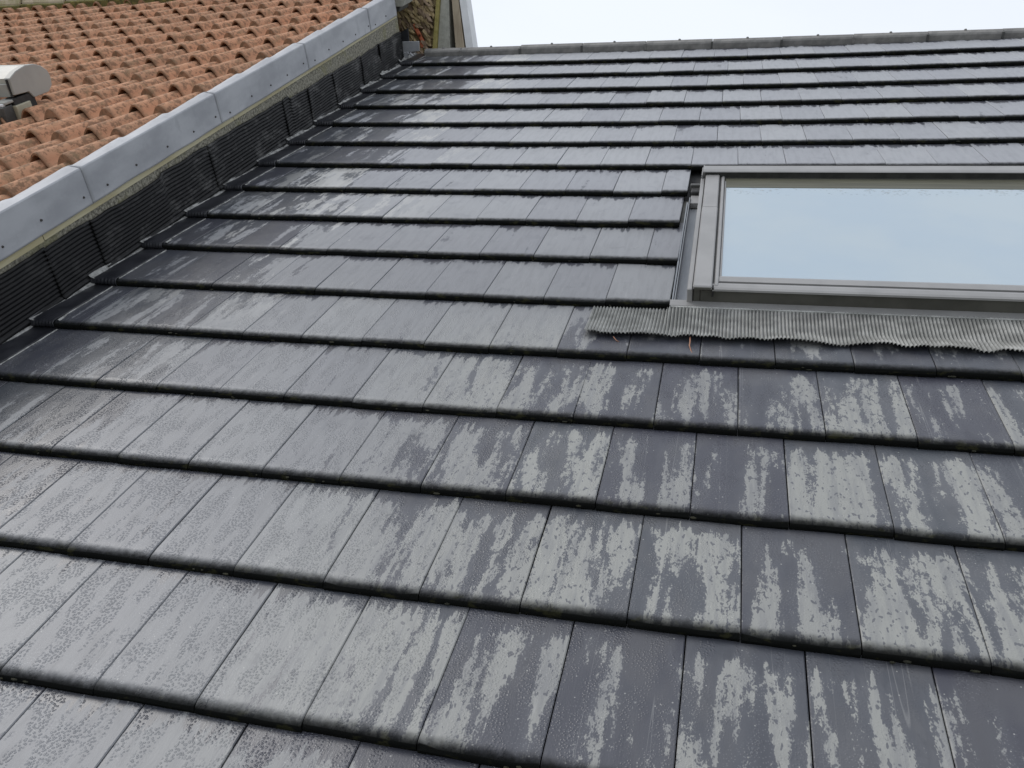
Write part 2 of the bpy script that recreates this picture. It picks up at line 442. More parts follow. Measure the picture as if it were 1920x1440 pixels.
# ------------------------------------------------------------------ slates
def slate_mesh(width, seed, length=GM + 0.075):
    """a flat interlocking slate: bull-nosed, slightly uneven tail at y=0, head at y=length, top face at z=0"""
    g2, ch = 0.0012, 0.0022
    n_in = 6 if width > 0.12 else 3
    x0, x1 = -width / 2 + g2, width / 2 - g2
    xs = [x0] + [x0 + ch + (x1 - x0 - 2 * ch) * q / n_in for q in range(n_in + 1)] + [x1]
    c = len(xs)
    prof = [(0.0020, -T + 0.0005), (0.0, -0.0165), (0.0024, -0.0098), (0.0080, -0.0046), (0.0170, -0.0014), (0.042, 0.0), (length, 0.0)]
    vs, fs = [], []
    for r, (y, z) in enumerate(prof):
        for q, x in enumerate(xs):
            d = -0.0018 if (q in (0, c - 1) and y > 0.002) else 0.0
            jy = (0.0016 * fn(x * 38, seed * 7.1, 1) + 0.0012 * fn(x * 110, seed * 3.3, r)) if r < 5 else 0.0
            jz = 0.0011 * fn(x * 60, seed * 5.7, r * 2.0) if 0 < r < 5 else 0.0
            if r in (2, 3) and q in (1, c - 2) and (seed + q) % 3 == 0: jy += 0.003; jz -= 0.002      # knocked corner
            vs.append((x, y + jy, z + d + jz))
    n = len(prof)
    for i in range(n - 1):
        for j in range(c - 1): fs.append((i * c + j, i * c + j + 1, i * c + c + j + 1, i * c + c + j))
    b = len(vs)
    vs += [(x0, length, -0.014), (x1, length, -0.014)]
    fs.append(tuple(range(c))[::-1] + (b, b + 1))
    fs.append(tuple([i * c for i in range(n)] + [b]))
    fs.append(tuple([b + 1] + [i * c + c - 1 for i in range(n)][::-1]))
    fs.append(tuple((n - 1) * c + q for q in range(c)) + (b + 1, b))
    bm = bmesh.new()
    bv = [bm.verts.new(v) for v in vs]
    for f in fs: bm.faces.new([bv[i] for i in f])
    bmesh.ops.recalc_face_normals(bm, faces=bm.faces)
    me = bpy.data.meshes.new('slate'); bm.to_mesh(me); bm.free(); me.materials.append(M_SLATE)
    me.polygons.foreach_set('use_smooth', [True] * len(me.polygons))
    me.set_sharp_from_angle(angle=math.radians(33.0))
    return me
_cache = {}
def slate(width):
    key = (round(width, 3), random.randrange(8))
    if key not in _cache: _cache[key] = slate_mesh(*key)
    return _cache[key]
VIS = {-12: 16.9, -11: 16.4, -10: 16.1, -9: 15.7, -8: 15.4, -7: 14.9, -6: 14.6, -5: 14.2, -4: 13.9, -3: 13.5, -2: 13.0, -1: 12.6, 0: 12.2, 1: 11.7, 2: 11.3, 3: 10.8, 4: 10.2}
UMIN = {0: -2.5, 1: -2.0, 2: -0.5, 3: 1.0, 4: 2.0}
WIN = {-2: 8.00, -3: 8.03, -4: 7.96, -5: 8.02}
WIN_R = 14.75
EDGE_U = -2.50
n_slates = 0
for k in range(-12, 5):
    u0 = max(EDGE_U, UMIN.get(k, -9))
    u1 = VIS[k] + 1.3
    off = 0.0 if k % 2 == 0 else 0.5
    j = math.floor(u0 - off) + off
    spans = []
    while j < u1:
        a, b = max(j, EDGE_U), j + 1.0
        if k in WIN:
            e = WIN[k]
            if a < e < b:
                spans.append((a, e))
                if b > WIN_R: spans.append((WIN_R, b))
            elif a >= e and b <= WIN_R: pass
            elif a < WIN_R < b: spans.append((WIN_R, b))
            else: spans.append((a, b))
        else: spans.append((a, b))
        j += 1.0
    for a, b in spans:
        if b - a < 0.12: continue
        pa, pb = F(a, k), F(b, k)
        A, B = R(pa[0], pa[1], 0), R(pb[0], pb[1], 0)
        wd = (B - A).length
        ang = math.atan2(B.y - A.y, B.x - A.x)
        mid = (A + B) / 2
        lift = random.gauss(0, 0.0011)
        if k in WIN and b >= WIN[k] - 0.01 and a < WIN[k]: lift += 0.004
        mt = (Matrix.Translation(mid + Vector((0, random.gauss(0, 0.0014), lift)))
              @ Matrix.Rotation(ang + random.gauss(0, 0.0022), 4, 'Z') @ Matrix.Rotation(random.gauss(0, 0.0028), 4, 'Y')
              @ Matrix.Rotation(-(T + lift * 0.6) / GM + random.gauss(0, 0.0012), 4, 'X'))
        base = round(wd * 50) / 50.0 if b - a < 0.98 else W
        mt = mt @ Matrix.Diagonal((wd / base, 1, 1, 1))
        link('slate', slate(base), slate_roof, mt)
        n_slates += 1
# deck / felt under the slates, both slopes
dz = -0.058
yb, yt = 1.9 * -4.6 * W, 21.75 * W
back = Matrix.Rotation(-2 * PITCH, 4, 'X')
v0 = [Vector((-2.6 * W, yb, dz)), Vector((19 * W, yb, dz)), Vector((19 * W, yt, dz)), Vector((-2.6 * W, yt, dz))]
v1 = [Vector((19 * W, yt, dz)) + back.to_3x3() @ Vector((0, 3.0, 0)), Vector((-2.6 * W, yt, dz)) + back.to_3x3() @ Vector((0, 3.0, 0))]
link('roofing_felt', mesh('felt', v0 + v1, [(0, 1, 2, 3), (3, 2, 4, 5)], mats=(M_FELT,)), slate_roof)

# ridge of the slate roof: angular ridge tiles with clips
RY, RL = 21.42 * W, 2.16 * W
ridge_prof = [(0.0, -0.030), (0.0, 0.010), (0.008, 0.022), (0.034, 0.032), (0.052, 0.031), (0.052 + 0.15, -0.085), (0.052 + 0.145, -0.100), (0.046, 0.012), (0.012, -0.028)]
x = -1.95 * W
i = 0
while x < 18.5 * W:
    ln = RL * random.uniform(0.985, 1.015) if i else 1.35 * W
    zz = random.gauss(0, 0.002); ya = random.gauss(0, 0.004)
    yy = RY + (0.006 * math.sin(x * 1.3)) + max(0.0, x / W - 8) * 0.0075 + ya
    ro = extrude('ridge_tile', M_RIDGE, slate_roof, ridge_prof, 0.0, ln - 0.004, 'x', Matrix.Translation((x, yy, zz)) @ Matrix.Rotation(random.gauss(0, 0.004), 4, 'Z'), bev=0.002)
    # joint strap and clip
    st = box('ridge_clip', M_DARKPL if i % 3 else M_RIDGE, ro, ln - 0.014, ln + 0.004, -0.003, 0.012, -0.026, 0.022, 0.002)
    if x > -1:
        bmc = bmesh.new(); bmesh.ops.create_uvsphere(bmc, u_segments=8, v_segments=5, radius=0.009)
        for vv in bmc.verts: vv.co = Vector((vv.co.x * 1.1, vv.co.y, vv.co.z * 0.75))
        bm_obj('ridge_screw_cap', bmc, M_RIDGE, ro, Matrix.Translation((ln * 0.5, 0.040, 0.035)), True)
    x += ln
    i += 1

# moss tufts along the slate tails
bm = bmesh.new()
for k in range(-11, 4):
    for _ in range(10 if k > -4 else 5):
        u = random.uniform(max(-1.8, UMIN.get(k, -2)), VIS[k])
        if k in WIN and u > WIN[k] - 0.1: continue
        uu, vv = F(u, k)
        p = R(uu, vv, 0) + Vector((0, random.uniform(-0.004, 0.0), random.uniform(-0.021, -0.013)))
        s = random.uniform(0.0018, 0.0042)
        bmesh.ops.create_icosphere(bm, subdivisions=1, radius=s, matrix=Matrix.Translation(p) @ Matrix.Diagonal((random.uniform(1, 3.2), 1, 0.8, 1)))
mo = bm_obj('moss_tufts', bm, M_MOSS, slate_roof); tag(mo, kind='stuff')

# ------------------------------------------------------------------ parapet wall, batten
parapet = thing('parapet_wall', 'rough rendered parapet strip between black flashing and pale lead capping', 'wall', at(-2.52, 0, 0))
def hb(v): return 1.08 - 0.0172 * v        # underside of the lead, slate widths
def ht(v): return 1.74 - 0.0175 * v        # shoulder of the lead
L0 = Vector(R(-2.52, 0, 0))
vs, fs = [], []
NV = 60
for i in range(NV + 1):
    v = 3.0 - i * (23.75 / NV)
    for (u, h) in ((-2.52, -0.7), (-2.52, hb(v) + 0.35), (-2.95, hb(v) + 0.35), (-2.95, -0.7)):
        vs.append(R(u, v, h) - L0)
for i in range(NV):
    for j in range(4):
        fs.append((i * 4 + j, i * 4 + (j + 1) % 4, i * 4 + 4 + (j + 1) % 4, i * 4 + 4 + j))
fs += [(0, 1, 2, 3), tuple(NV * 4 + j for j in (3, 2, 1, 0))]
link('rendered_face', mesh('render_face', vs, fs, mats=(M_RENDER,)), parapet)
# timber batten under the lead in lengths
vv = 2.9
while vv > -20.3:
    ln = random.uniform(5.4, 7.0)
    v2 = max(vv - ln, -20.6)
    dh = random.uniform(-0.012, 0.012)
    vs = []
    for v in (vv, v2 + 0.02):
        thick = 0.115 - 0.0028 * (-v)
        for (u, h) in ((-2.525, hb(v) - thick + dh), (-2.485, hb(v) - thick + dh), (-2.485, hb(v) + 0.05), (-2.525, hb(v) + 0.05)):
            vs.append(R(u, v, h) - L0)
    link('timber_batten', mesh('batten', vs, [(0, 1, 2, 3), (7, 6, 5, 4), (0, 4, 5, 1), (1, 5, 6, 2), (2, 6, 7, 3), (3, 7, 4, 0)], mats=(M_BATTEN,)), parapet)
    vv = v2

# ------------------------------------------------------------------ lead capping in lapped sheets, dressed over the clay tiles
capping = thing('lead_capping', 'pale grey lead capping sheets nailed along the top of the parapet', 'capping', at(-2.5, 0, 1.1))
CL0 = Vector(R(-2.5, 0, 1.1))
CG, CC = 1.57, 1.23            # clay gauge and cover width in slate widths
def clay_h(v): return 1.60 - 0.0155 * v
def saw(v):
    """0..1 rise towards each clay tile tail"""
    t = ((v + 4.40) / CG) % 1.0      # 0 at the tail, growing down slope -> next tail
    s = 1.0 - t if t > 0.16 else t / 0.16 * (1 - 0.16) 
    return s
joints = [3.0, 0.7, -4.05, -8.75, -13.5, -18.2, -20.6]
for si in range(len(joints) - 1):
    va, vb = joints[si], joints[si + 1]
    n = max(10, int((va - vb) / 0.10))
    vs, fs = [], []
    lip = 0.012 if si else 0.0
    for i in range(n + 1):
        tt = i / n
        v = va + 0.10 - (va + 0.10 - vb) * tt
        pr = 0.028 - 0.028 * tt                     # lower end lies over the sheet below
        s = saw(v - 0.25)
        wob = 0.020 * fn(v * 0.9, 3.1) + 0.012 * fn(v * 2.7, 8.0)
        b_ = hb(v) + 0.012 * fn(v * 1.4, 5.5)
        t_ = ht(v)
        hgt = t_ - b_
        edge = -2.80 + 0.09 * s + 0.016 * fn(v * 6.0, 1.0)
        prof = [(-2.462, b_), (-2.467, b_ + hgt * 0.05), (-2.468 + wob * 0.25, b_ + hgt * 0.30), (-2.471 + wob * 0.35, b_ + hgt * 0.60), (-2.474 + wob * 0.2, b_ + hgt * 0.86),
                (-2.477, b_ + hgt * 0.965), (-2.492, t_ - 0.004), (-2.60, t_ + 0.002 + 0.020 * s), (-2.68, t_ - 0.010 + 0.060 * s), (edge, t_ - 0.030 + 0.085 * s)]
        for a, (u, h) in enumerate(prof):
            vs.append(R(u + pr * 0.5, v, h + pr * 0.35) - CL0)
    m = 10
    for i in range(n):
        for j in range(m - 1): fs.append((i * m + j, i * m + j + 1, i * m + m + j + 1, i * m + m + j))
    lm = mesh('lead_sheet', vs, fs, True, (M_LEAD,))
    lm.set_sharp_from_angle(angle=math.radians(24.0))
    o = link('lead_sheet', lm, capping)
    sm = o.modifiers.new('thickness', 'SOLIDIFY'); sm.thickness = 0.0032; sm.offset = 0.0
    # nails
    for q in range(5):
        v = va - (0.35 + q * 1.02) - random.uniform(-0.06, 0.06)
        if v < vb + 0.15: continue
        b_, t_ = hb(v), ht(v)
        hh = b_ + (t_ - b_) * (0.30 + random.uniform(-0.05, 0.05) + (0.0 if q else -0.08))
        p = R(-2.452 + 0.014 * (1 - (va - v) / (va - vb)), v, hh) - CL0
        bmn = bmesh.new()
        bmesh.ops.create_cone(bmn, cap_ends=True, segments=10, radius1=0.0055, radius2=0.0038, depth=0.006)
        bm_obj('nail', bmn, M_NAIL, o, Matrix.Translation(p) @ Matrix.Rotation(math.pi / 2, 4, 'Y'))

# ------------------------------------------------------------------ black corrugated flashing
flash = thing('corrugated_flashing', 'black ribbed flashing strip stuck to the parapet above the slates', 'flashing', at(-2.5, 0, 0))
FL0 = Vector(R(-2.5, 0, 0))
cuts = [3.0, -2.5, -3.75, -7.9, -11.6, -13.1, -14.8, -17.0, -18.6, -20.7]
NR = 13
for si in range(len(cuts) - 1):
    va, vb = cuts[si], cuts[si + 1]
    n = max(6, int((va - vb) / 0.09))
    m = NR * 4 + 1
    vs, fs = [], []
    ph = random.uniform(0, 10); tilt = random.uniform(-0.02, 0.03); far = min(1.0, max(0.0, (-va - 8) / 9))
    for i in range(n + 1):
        t = i / n
        v = va + 0.05 - (va + 0.05 - vb) * t
        top = 0.93 + 0.05 * fn(v * 0.5, 2.0) + 0.028 * fn(v * 1.9, ph) + tilt * (t - 0.5) + (0.05 if -12 < v < -6 else -0.02)
        bot = -0.04
        lap = 0.022 * max(0.0, 1 - t * 6)            # overlap on the strip below
        for j in range(m):
            s = j / (m - 1)
            h = bot + (top - bot) * s
            rib = 0.5 - 0.5 * math.cos(s * NR * 2 * math.pi)
            amp = 0.036 * (1 - 0.55 * far * (0.5 + 0.5 * fn(v * 1.2, s * 3, 4.0)))
            dent = 0.014 * fn(v * 0.8, s * 1.6, ph) + (0.008 + 0.05 * far) * fn(v * 1.7, s * 2.2, ph + 4)
            foot = 0.055 * max(0.0, 1 - s * 9) ** 2
            hw = (0.004 + 0.012 * far) * fn(v * 1.1, ph + 2) * math.sin(s * math.pi)
            vs.append(R(-2.478 + rib * amp + dent * 0.6 + lap + foot, v, h + hw) - FL0)
    for i in range(n):
        for j in range(m - 1): fs.append((i * m + j, i * m + j + 1, i * m + m + j + 1, i * m + m + j))
    o = link('flashing_strip', mesh('flashing_strip', vs, fs, True, (M_BLACK,)), flash)
    sm = o.modifiers.new('thickness', 'SOLIDIFY'); sm.thickness = 0.002; sm.offset = 0.0
# apron folds lying over the slates, one per course, with a crinkled riser
for k in range(-12, 3):
    vt = F(-2.2, k)[1]
    vh = F(-2.2, k - 1)[1]
    uE = -1.93 + random.uniform(-0.06, 0.06)
    nu, vs, fs = 26, [], []
    rows_ = [(0.0, -T + 0.002), (-0.0035, -T * 0.55), (-0.0015, -0.002), (0.008, 0.0042)] + [(GM * q, 0.0042 - T * q) for q in (0.25, 0.5, 0.75, 1.0)]
    for i in range(nu + 1):
        t = i / nu
        u = -2.49 + (uE + 2.49) * t
        for q, (dy, dzz) in enumerate(rows_):
            cr = math.sin(t * nu * math.pi / 1.6 + k) * (0.0028 if q < 3 else (0.0012 if q == 3 else 0.0))
            sag = 0.0016 * fn(u * 5, k * 3.3, dy * 9)
            p = R(u, vt, 0)
            yy = p.y + dy + cr
            if q >= 4: yy = p.y + (vt - vh) * W * (0.25, 0.5, 0.75, 1.0)[q - 4]
            vs.append(Vector((p.x, yy, dzz + sag + 0.028 * max(0.0, 1 - t * 12) ** 2)) - FL0)
    m = len(rows_)
    for i in range(nu):
        for j in range(m - 1): fs.append((i * m + j, i * m + m + j, i * m + m + j + 1, i * m + j + 1))
    o = link('apron_fold', mesh('apron_fold', vs, fs, True, (M_APRON,)), flash)
    sm = o.modifiers.new('thickness', 'SOLIDIFY'); sm.thickness = 0.002; sm.offset = 0.0
    # smear of sealant along the free edge of the fold
    vs, fs = [], []
    for i in range(13):
        t = i / 12
        v = vt + (vh - vt) * (0.04 + 0.93 * t)
        wd = 0.018 + 0.022 * abs(fn(v * 2.3, k)) + (0.05 if i in (0, 1) and k % 2 else 0)
        z = -T * (0.04 + 0.93 * t) + 0.0008
        uu = uE + 0.01 + 0.01 * fn(v * 3, 9)
        for du, dz_ in ((0, 0.001), (wd * 0.5, 0.0042 + 0.001 * fn(v * 5)), (wd, 0.0004)):
            p = R(uu + du, v, 0); vs.append(Vector((p.x, p.y, z + dz_)) - FL0)
    for i in range(12):
        for j in range(2): fs.append((i * 3 + j, i * 3 + j + 1, i * 3 + 4 + j, i * 3 + 3 + j))
    link('sealant_smear', mesh('smear', vs, fs, True, (M_SEAL,)), flash)
    # pale mortar fillet at the foot of the wall
    vs, fs = [], []
    far = min(1.0, max(0.0, (-k - 5) / 5))
    for i in range(21):
        t = i / 20
        v = vt + (vh - vt) * t
        z = -T * t + 0.003
        wd = (0.06 + 0.01 * far) * (0.55 + 0.8 * abs(fn(v * 2.4, 7.7)) + 0.5 * far * fn(v * 7, 2)) * (1.0 if k < 0 else 0.7)
        hh = (0.06 + 0.05 * far) * (0.25 + 1.3 * abs(fn(v * 1.3, 4.4)) + 0.5 * far * fn(v * 4.3, 12))
        for u, h in ((-2.45, max(0.01, hh)), (-2.45 + wd * 0.4, max(0.006, hh) * 0.5), (-2.42 + wd, 0.004)):
            p = R(u, v, h); vs.append(Vector((p.x + 0.004, p.y, z + p.z)) - FL0)
    for i in range(20):
        for j in range(2): fs.append((i * 3 + j, i * 3 + j + 1, i * 3 + 4 + j, i * 3 + 3 + j))
    link('mortar_fillet', mesh('fillet', vs, fs, True, (M_SEAL,)), flash)

# ------------------------------------------------------------------ clay pantiles
CW = CC * W
CLEN = CG * W + 0.06
def clay_profile(x):
    """x in 0..CW; two rolls per tile, the first one (side lap) a little larger"""
    def roll(c, r, h):
        d = abs(x - c) / r
        return h * math.cos(min(d, 1.0) * math.pi / 2) ** 0.9 if d < 1 else 0.0
    pan = 0.004 * math.cos((x / CW * 2) * 2 * math.pi)
    return max(roll(0.040, 0.046, 0.062), roll(0.040 + CW / 2, 0.047, 0.055)) + pan * 0.5
def clay_mesh():
    nx = 26
    xs = [i / nx * (CW + 0.006) for i in range(nx + 1)]
    ys = [0.0, 0.012, CLEN]
    vs, fs = [], []
    for y in ys:
        for x in xs:
            z = clay_profile(x) * (0.78 if y == CLEN else 1.0) - (0.003 if y == 0 else 0.0)
            vs.append((x, y, z))
    n = nx + 1
    for r in range(len(ys) - 1):
        for j in range(nx): fs.append((r * n + j, r * n + j + 1, r * n + n + j + 1, r * n + n + j))
    b = len(vs)
    for x in xs:                       # lower edge of the tail face: open under the lap roll, closed elsewhere
        z = clay_profile(x)
        lap = x < 0.088
        vs.append((x, 0.0015, (z - 0.012) if lap else min(z - 0.016, 0.010)))
    for j in range(nx): fs.append((b + j, b + j + 1, j + 1, j))
    c = len(vs)
    for x in xs: vs.append((x, 0.20, (clay_profile(x) * 0.85 - 0.012)))
    for j in range(nx): fs.append((c + j, c + j + 1, b + j + 1, b + j))
    me = mesh('clay_tile', vs, fs, False, (M_CLAY,))
    me.polygons.foreach_set('use_smooth', [i < (len(ys) - 1) * nx for i in range(len(me.polygons))])
    return me
CM = clay_mesh()
KC = Vector(R(-3.78, -4.4, 1.62))
CSL = math.atan(0.0155)
def clay_vis(v, u):
    p = ROOF @ R(u, v, clay_h(v))
    c = cam.matrix_world.inverted() @ p
    if c.z > -0.05: return False
    px_ = 0.5 + c.x / -c.z * cam_data.lens / 36.0
    py_ = 0.5 + c.y / -c.z * cam_data.lens / 36.0 * 4 / 3
    return -0.14 < px_ < 1.1 and py_ < 1.10
n_clay = 0
shutter_zone = (-11.5, -6.75, -7.9, -6.9)
for j in range(0, 17):
    uL = -3.78 - 0.16 - j * CC
    for i in range(-4, 14):
        v = -4.40 - CG * i + 0.15 * (-3.78 - (uL + 0.16))
        if v < -22.6 or not clay_vis(v - 0.7, uL + 0.6): continue
        mt = (Matrix.Translation(R(uL, v, clay_h(v)) - KC + Vector((random.gauss(0, 0.0015), random.gauss(0, 0.003), random.gauss(0, 0.0012))))
              @ Matrix.Rotation(random.gauss(0, 0.006), 4, 'Z') @ Matrix.Rotation(CSL - 0.022 / (CG * W) + random.gauss(0, 0.003), 4, 'X') @ Matrix.Rotation(random.gauss(0, 0.006), 4, 'Y'))
        if j == 3 and i == 2: mt = mt @ Matrix.Translation((0.012, -0.02, 0.022)) @ Matrix.Rotation(0.05, 4, 'Y')
        if j == 2 and i == 2: mt = mt @ Matrix.Rotation(-0.035, 4, 'Y') @ Matrix.Translation((0, 0, 0.006))
        link('clay_tile', CM, clay_roof, mt)
        n_clay += 1
vs = [R(-2.6, 3, clay_h(3) - 0.32) - KC, R(-27, 3, clay_h(3) - 0.32) - KC, R(-27, -23, clay_h(-23) - 0.32) - KC, R(-2.6, -23, clay_h(-23) - 0.32) - KC]
link('roofing_felt', mesh('clay_felt', vs, [(0, 1, 2, 3)], mats=(M_FELT,)), clay_roof)
# mossy ridge of the clay roof
M_CRIDGE = simple('mossy_ridge_tile', (0.26, 0.235, 0.13), (0.40, 0.34, 0.25), 12.0, 0.9, 0.6, 0.004, rnd=0.6)
M_CMORT = simple('mossy_mortar', (0.085, 0.085, 0.03), (0.20, 0.18, 0.055), 22.0, 0.95, 0.8, 0.006)
u = -3.0
while u > -27:
    v = -21.45 - 0.065 * (u + 19.0) - 0.55
    hc = clay_h(v)
    prof = []
    for q in range(9):
        a = math.pi * q / 8
        prof.append((0.115 * math.cos(a) * -1, 0.035 + 0.085 * math.sin(a)))
    for q in range(8, -1, -1):
        a = math.pi * q / 8
        prof.append((0.098 * math.cos(a) * -1, 0.035 + 0.070 * math.sin(a)))
    ro = extrude('ridge_tile', M_CRIDGE, clay_roof, prof, -1.9 * W + 0.003, 0, 'x',
                 Matrix.Translation(R(u, v, hc) - KC + Vector((0, 0, random.gauss(0, 0.006)))) @ Matrix.Rotation(random.gauss(0, 0.012), 4, 'Y'))
    box('ridge_mortar', M_CMORT, ro, -1.9 * W, 0, -0.135, -0.05, -0.03, 0.055, 0.006)
    u -= 1.9

# ------------------------------------------------------------------ roof window in the slates
win = thing('roof_window', 'grey aluminium roof window with misted glass set into the slate roof', 'roof window', at(8.3, -2.95, 0))
WO = Vector(R(8.3, -2.95, 0))
def wb(name, mat, u0, u1, v0, v1, h0, h1, bev=0.002, parent=None):
    a, b = R(u0, v0, h0) - WO, R(u1, v1, h1) - WO
    return box(name, mat, parent or win, a.x, b.x, a.y, b.y, a.z, b.z, bev)
def wx(name, mat, prof, u0, u1, parent=None, bev=0.0):
    """profile in (v,h) slate widths swept along u"""
    pr = [((-v + -2.95) * W * 1.0, h * W) for v, h in prof]
    return extrude(name, mat, parent or win, pr, (u0 - 8.3) * W, (u1 - 8.3) * W, 'x', None, bev)
WR = 14.40
wb('frame_core', M_ALU_D, 8.36, WR - 0.06, -3.04, -8.20, -0.22, 0.245, 0.001)
# side covers, left in two lengths, and the right one
c1 = wb('side_cover', M_ALU, 8.31, 8.585, -2.93, -6.10, 0.325, 0.395, 0.004)
wb('side_cover', M_ALU, 8.315, 8.58, -6.105, -7.80, 0.325, 0.390, 0.004)
wb('side_cover', M_ALU, WR - 0.29, WR - 0.01, -2.93, -7.80, 0.325, 0.395, 0.004)
wb('cover_end_cap', M_ALU_D, 8.325, 8.57, -2.915, -2.935, 0.332, 0.380, 0.002)
wb('side_cladding', M_ALU, 8.225, 8.305, -2.98, -8.15, -0.16, 0.315, 0.003)
wb('side_cladding', M_ALU, WR, WR + 0.08, -2.98, -8.15, -0.16, 0.315, 0.003)
wb('gasket', M_RUBBER, 8.587, 8.612, -2.97, -7.80, 0.20, 0.35, 0.001)
wb('gasket', M_RUBBER, WR - 0.318, WR - 0.292, -2.97, -7.80, 0.20, 0.35, 0.001)
wb('sash_stile', M_ALU, 8.614, 8.675, -3.05, -7.80, 0.20, 0.362, 0.003)
wb('sash_stile', M_ALU, WR - 0.385, WR - 0.32, -3.05, -7.80, 0.20, 0.362, 0.003)
wb('glazing_bead', M_ALU, 8.677, 8.715, -3.36, -7.60, 0.20, 0.330, 0.003)
wb('glazing_bead', M_ALU, WR - 0.425, WR - 0.387, -3.36, -7.60, 0.20, 0.330, 0.003)
# head hood
wx('hood', M_ALU, [(-8.24, 0.10), (-8.24, 0.37), (-8.17, 0.445), (-8.05, 0.470), (-7.86, 0.468), (-7.79, 0.455), (-7.775, 0.440), (-7.83, 0.43), (-7.83, 0.10)], 8.26, WR + 0.05)
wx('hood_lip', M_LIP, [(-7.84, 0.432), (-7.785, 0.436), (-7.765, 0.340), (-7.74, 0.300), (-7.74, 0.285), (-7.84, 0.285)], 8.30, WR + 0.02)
wx('hood_rib', M_RUBBER, [(-8.16, 0.440), (-8.16, 0.456), (-8.11, 0.468), (-8.11, 0.448)], 8.28, WR + 0.03)
wb('hood_end_plate', M_ALU, 8.235, 8.262, -7.76, -8.20, 0.10, 0.40, 0.003)
for dv in (-7.80, -7.93, -8.05):
    wb('end_plate_slot', M_RUBBER, 8.225, 8.237, dv, dv - 0.09, 0.20, 0.33, 0.001)
wb('reflection_strip', M_OLIVE, 8.68, WR - 0.39, -7.27, -7.82, 0.20, 0.325, 0.003)  # olive strip standing in for the hood's reflection in the glass
# glass
ga, gb = R(8.712, -3.36, 0.29), R(WR - 0.425, -7.32, 0.315)
bm = box_bm(0, gb.x - ga.x, 0, gb.y - ga.y, 0, gb.z - ga.z, 0.0006)
bm_obj('glass_pane', bm, M_GLASS, win, Matrix.Translation(ga - WO))
# bottom rails
wx('bottom_bead', M_ALU, [(-3.43, 0.24), (-3.43, 0.325), (-3.36, 0.345), (-3.235, 0.335), (-3.215, 0.24)], 8.68, WR - 0.39)
wx('rail_gasket', M_RUBBER, [(-3.213, 0.24), (-3.213, 0.318), (-3.165, 0.318), (-3.165, 0.24)], 8.615, WR - 0.32)
wx('bottom_rail', M_ALU, [(-3.163, 0.25), (-3.163, 0.340), (-3.10, 0.352), (-3.01, 0.345), (-2.972, 0.328), (-2.966, 0.300), (-3.0, 0.285)], 8.588, WR - 0.293)
wb('bottom_apron_face', M_ALU_D, 8.42, WR - 0.01, -3.005, -3.035, -0.10, 0.290, 0.002)  # shade on this down-slope face is put into its dark colour
wb('corner_foot', M_ALU_D, 8.315, 8.418, -3.012, -3.04, -0.10, 0.32, 0.002)
# side gutters
wb('gutter_channel', M_GUTTER, 8.045, 8.224, -3.32, -7.28, -0.145, -0.125, 0.001)
wb('gutter_foot', M_ALU, 8.03, 8.224, -2.93, -3.312, -0.150, -0.105, 0.002)
wb('gutter_rib', M_GUTTER, 8.028, 8.046, -3.0, -7.55, -0.16, 0.018, 0.001)
wb('gutter_rib', M_GUTTER, 7.985, 8.012, -3.0, -7.40, -0.16, -0.03, 0.001)
wb('gutter_tray', M_ALU_D, 7.70, 8.027, -2.98, -7.80, -0.20, -0.165, 0.001)
wb('gutter_head', M_ALU, 8.05, 8.222, -7.34, -7.74, -0.135, -0.02, 0.002)
wb('head_block', M_RUBBER, 8.045, 8.222, -7.76, -8.00, -0.13, 0.05, 0.004)
wb('head_bracket', M_DARKPL, 8.02, 8.222, -8.01, -8.10, -0.13, 0.10, 0.003)
# transition strip and pleated apron
wx('flashing_strip', M_ALU, [(-3.03, 0.02), (-3.03, 0.105), (-2.99, 0.100), (-2.90, 0.080), (-2.885, 0.045), (-2.95, 0.02)], 7.98, WR + 0.3)
wx('strip_rib', M_PLEAT, [(-2.888, 0.03), (-2.888, 0.078), (-2.865, 0.085), (-2.845, 0.078), (-2.845, 0.03)], 8.0, WR + 0.35)
vs, fs = [], []
PU0, PU1 = 6.80, WR + 0.35
PITCHP = 0.0505
npl = int((PU1 - PU0) / PITCHP)
nu = npl * 4
nv = 12
for i in range(nu + 1):
    u = PU0 + (PU1 - PU0) * i / nu
    ph = i % 4
    rid = (0.0, 0.55, 1.0, 0.55)[ph]
    pl = i // 4
    vtop = -2.86 - (0.14 if u < 7.95 else 0.0)
    vbot = -2.02 + 0.050 * fn(u * 1.7, 3.0) + 0.05 * fn(u * 3.6, 8.0) + (0.018 if ph == 2 else -0.006)
    curl = max(0.0, 0.06 + 0.060 * fn(u * 1.5, 21.0) + 0.03 * fn(u * 4.0, 2.0))
    skew = 0.06 * fn(pl * 0.37, 5.0) * 0.25
    for j in range(nv + 1):
        s = j / nv
        v = vtop + (vbot - vtop) * s
        hh = slate_h(u, v) / W + 0.022 + curl * s ** 3 + 0.016 * fn(u * 2.2, s * 2, 31.0) * s
        if u > 7.95: hh = max(hh, 0.035 - 0.11 * s)
        vs.append(R(u + skew * s, v, hh + 0.050 * rid * (1.0 - 0.2 * s * (0.5 + 0.5 * fn(pl * 0.9, 3)))) - WO)
m = nv + 1
for i in range(nu):
    for j in range(nv): fs.append((i * m + j, i * m + j + 1, i * m + m + j + 1, i * m + m + j))
o = link('pleated_apron', mesh('pleats', vs, fs, False, (M_PLEAT,)), win)
sm = o.modifiers.new('thickness', 'SOLIDIFY'); sm.thickness = 0.0012; sm.offset = 0.0

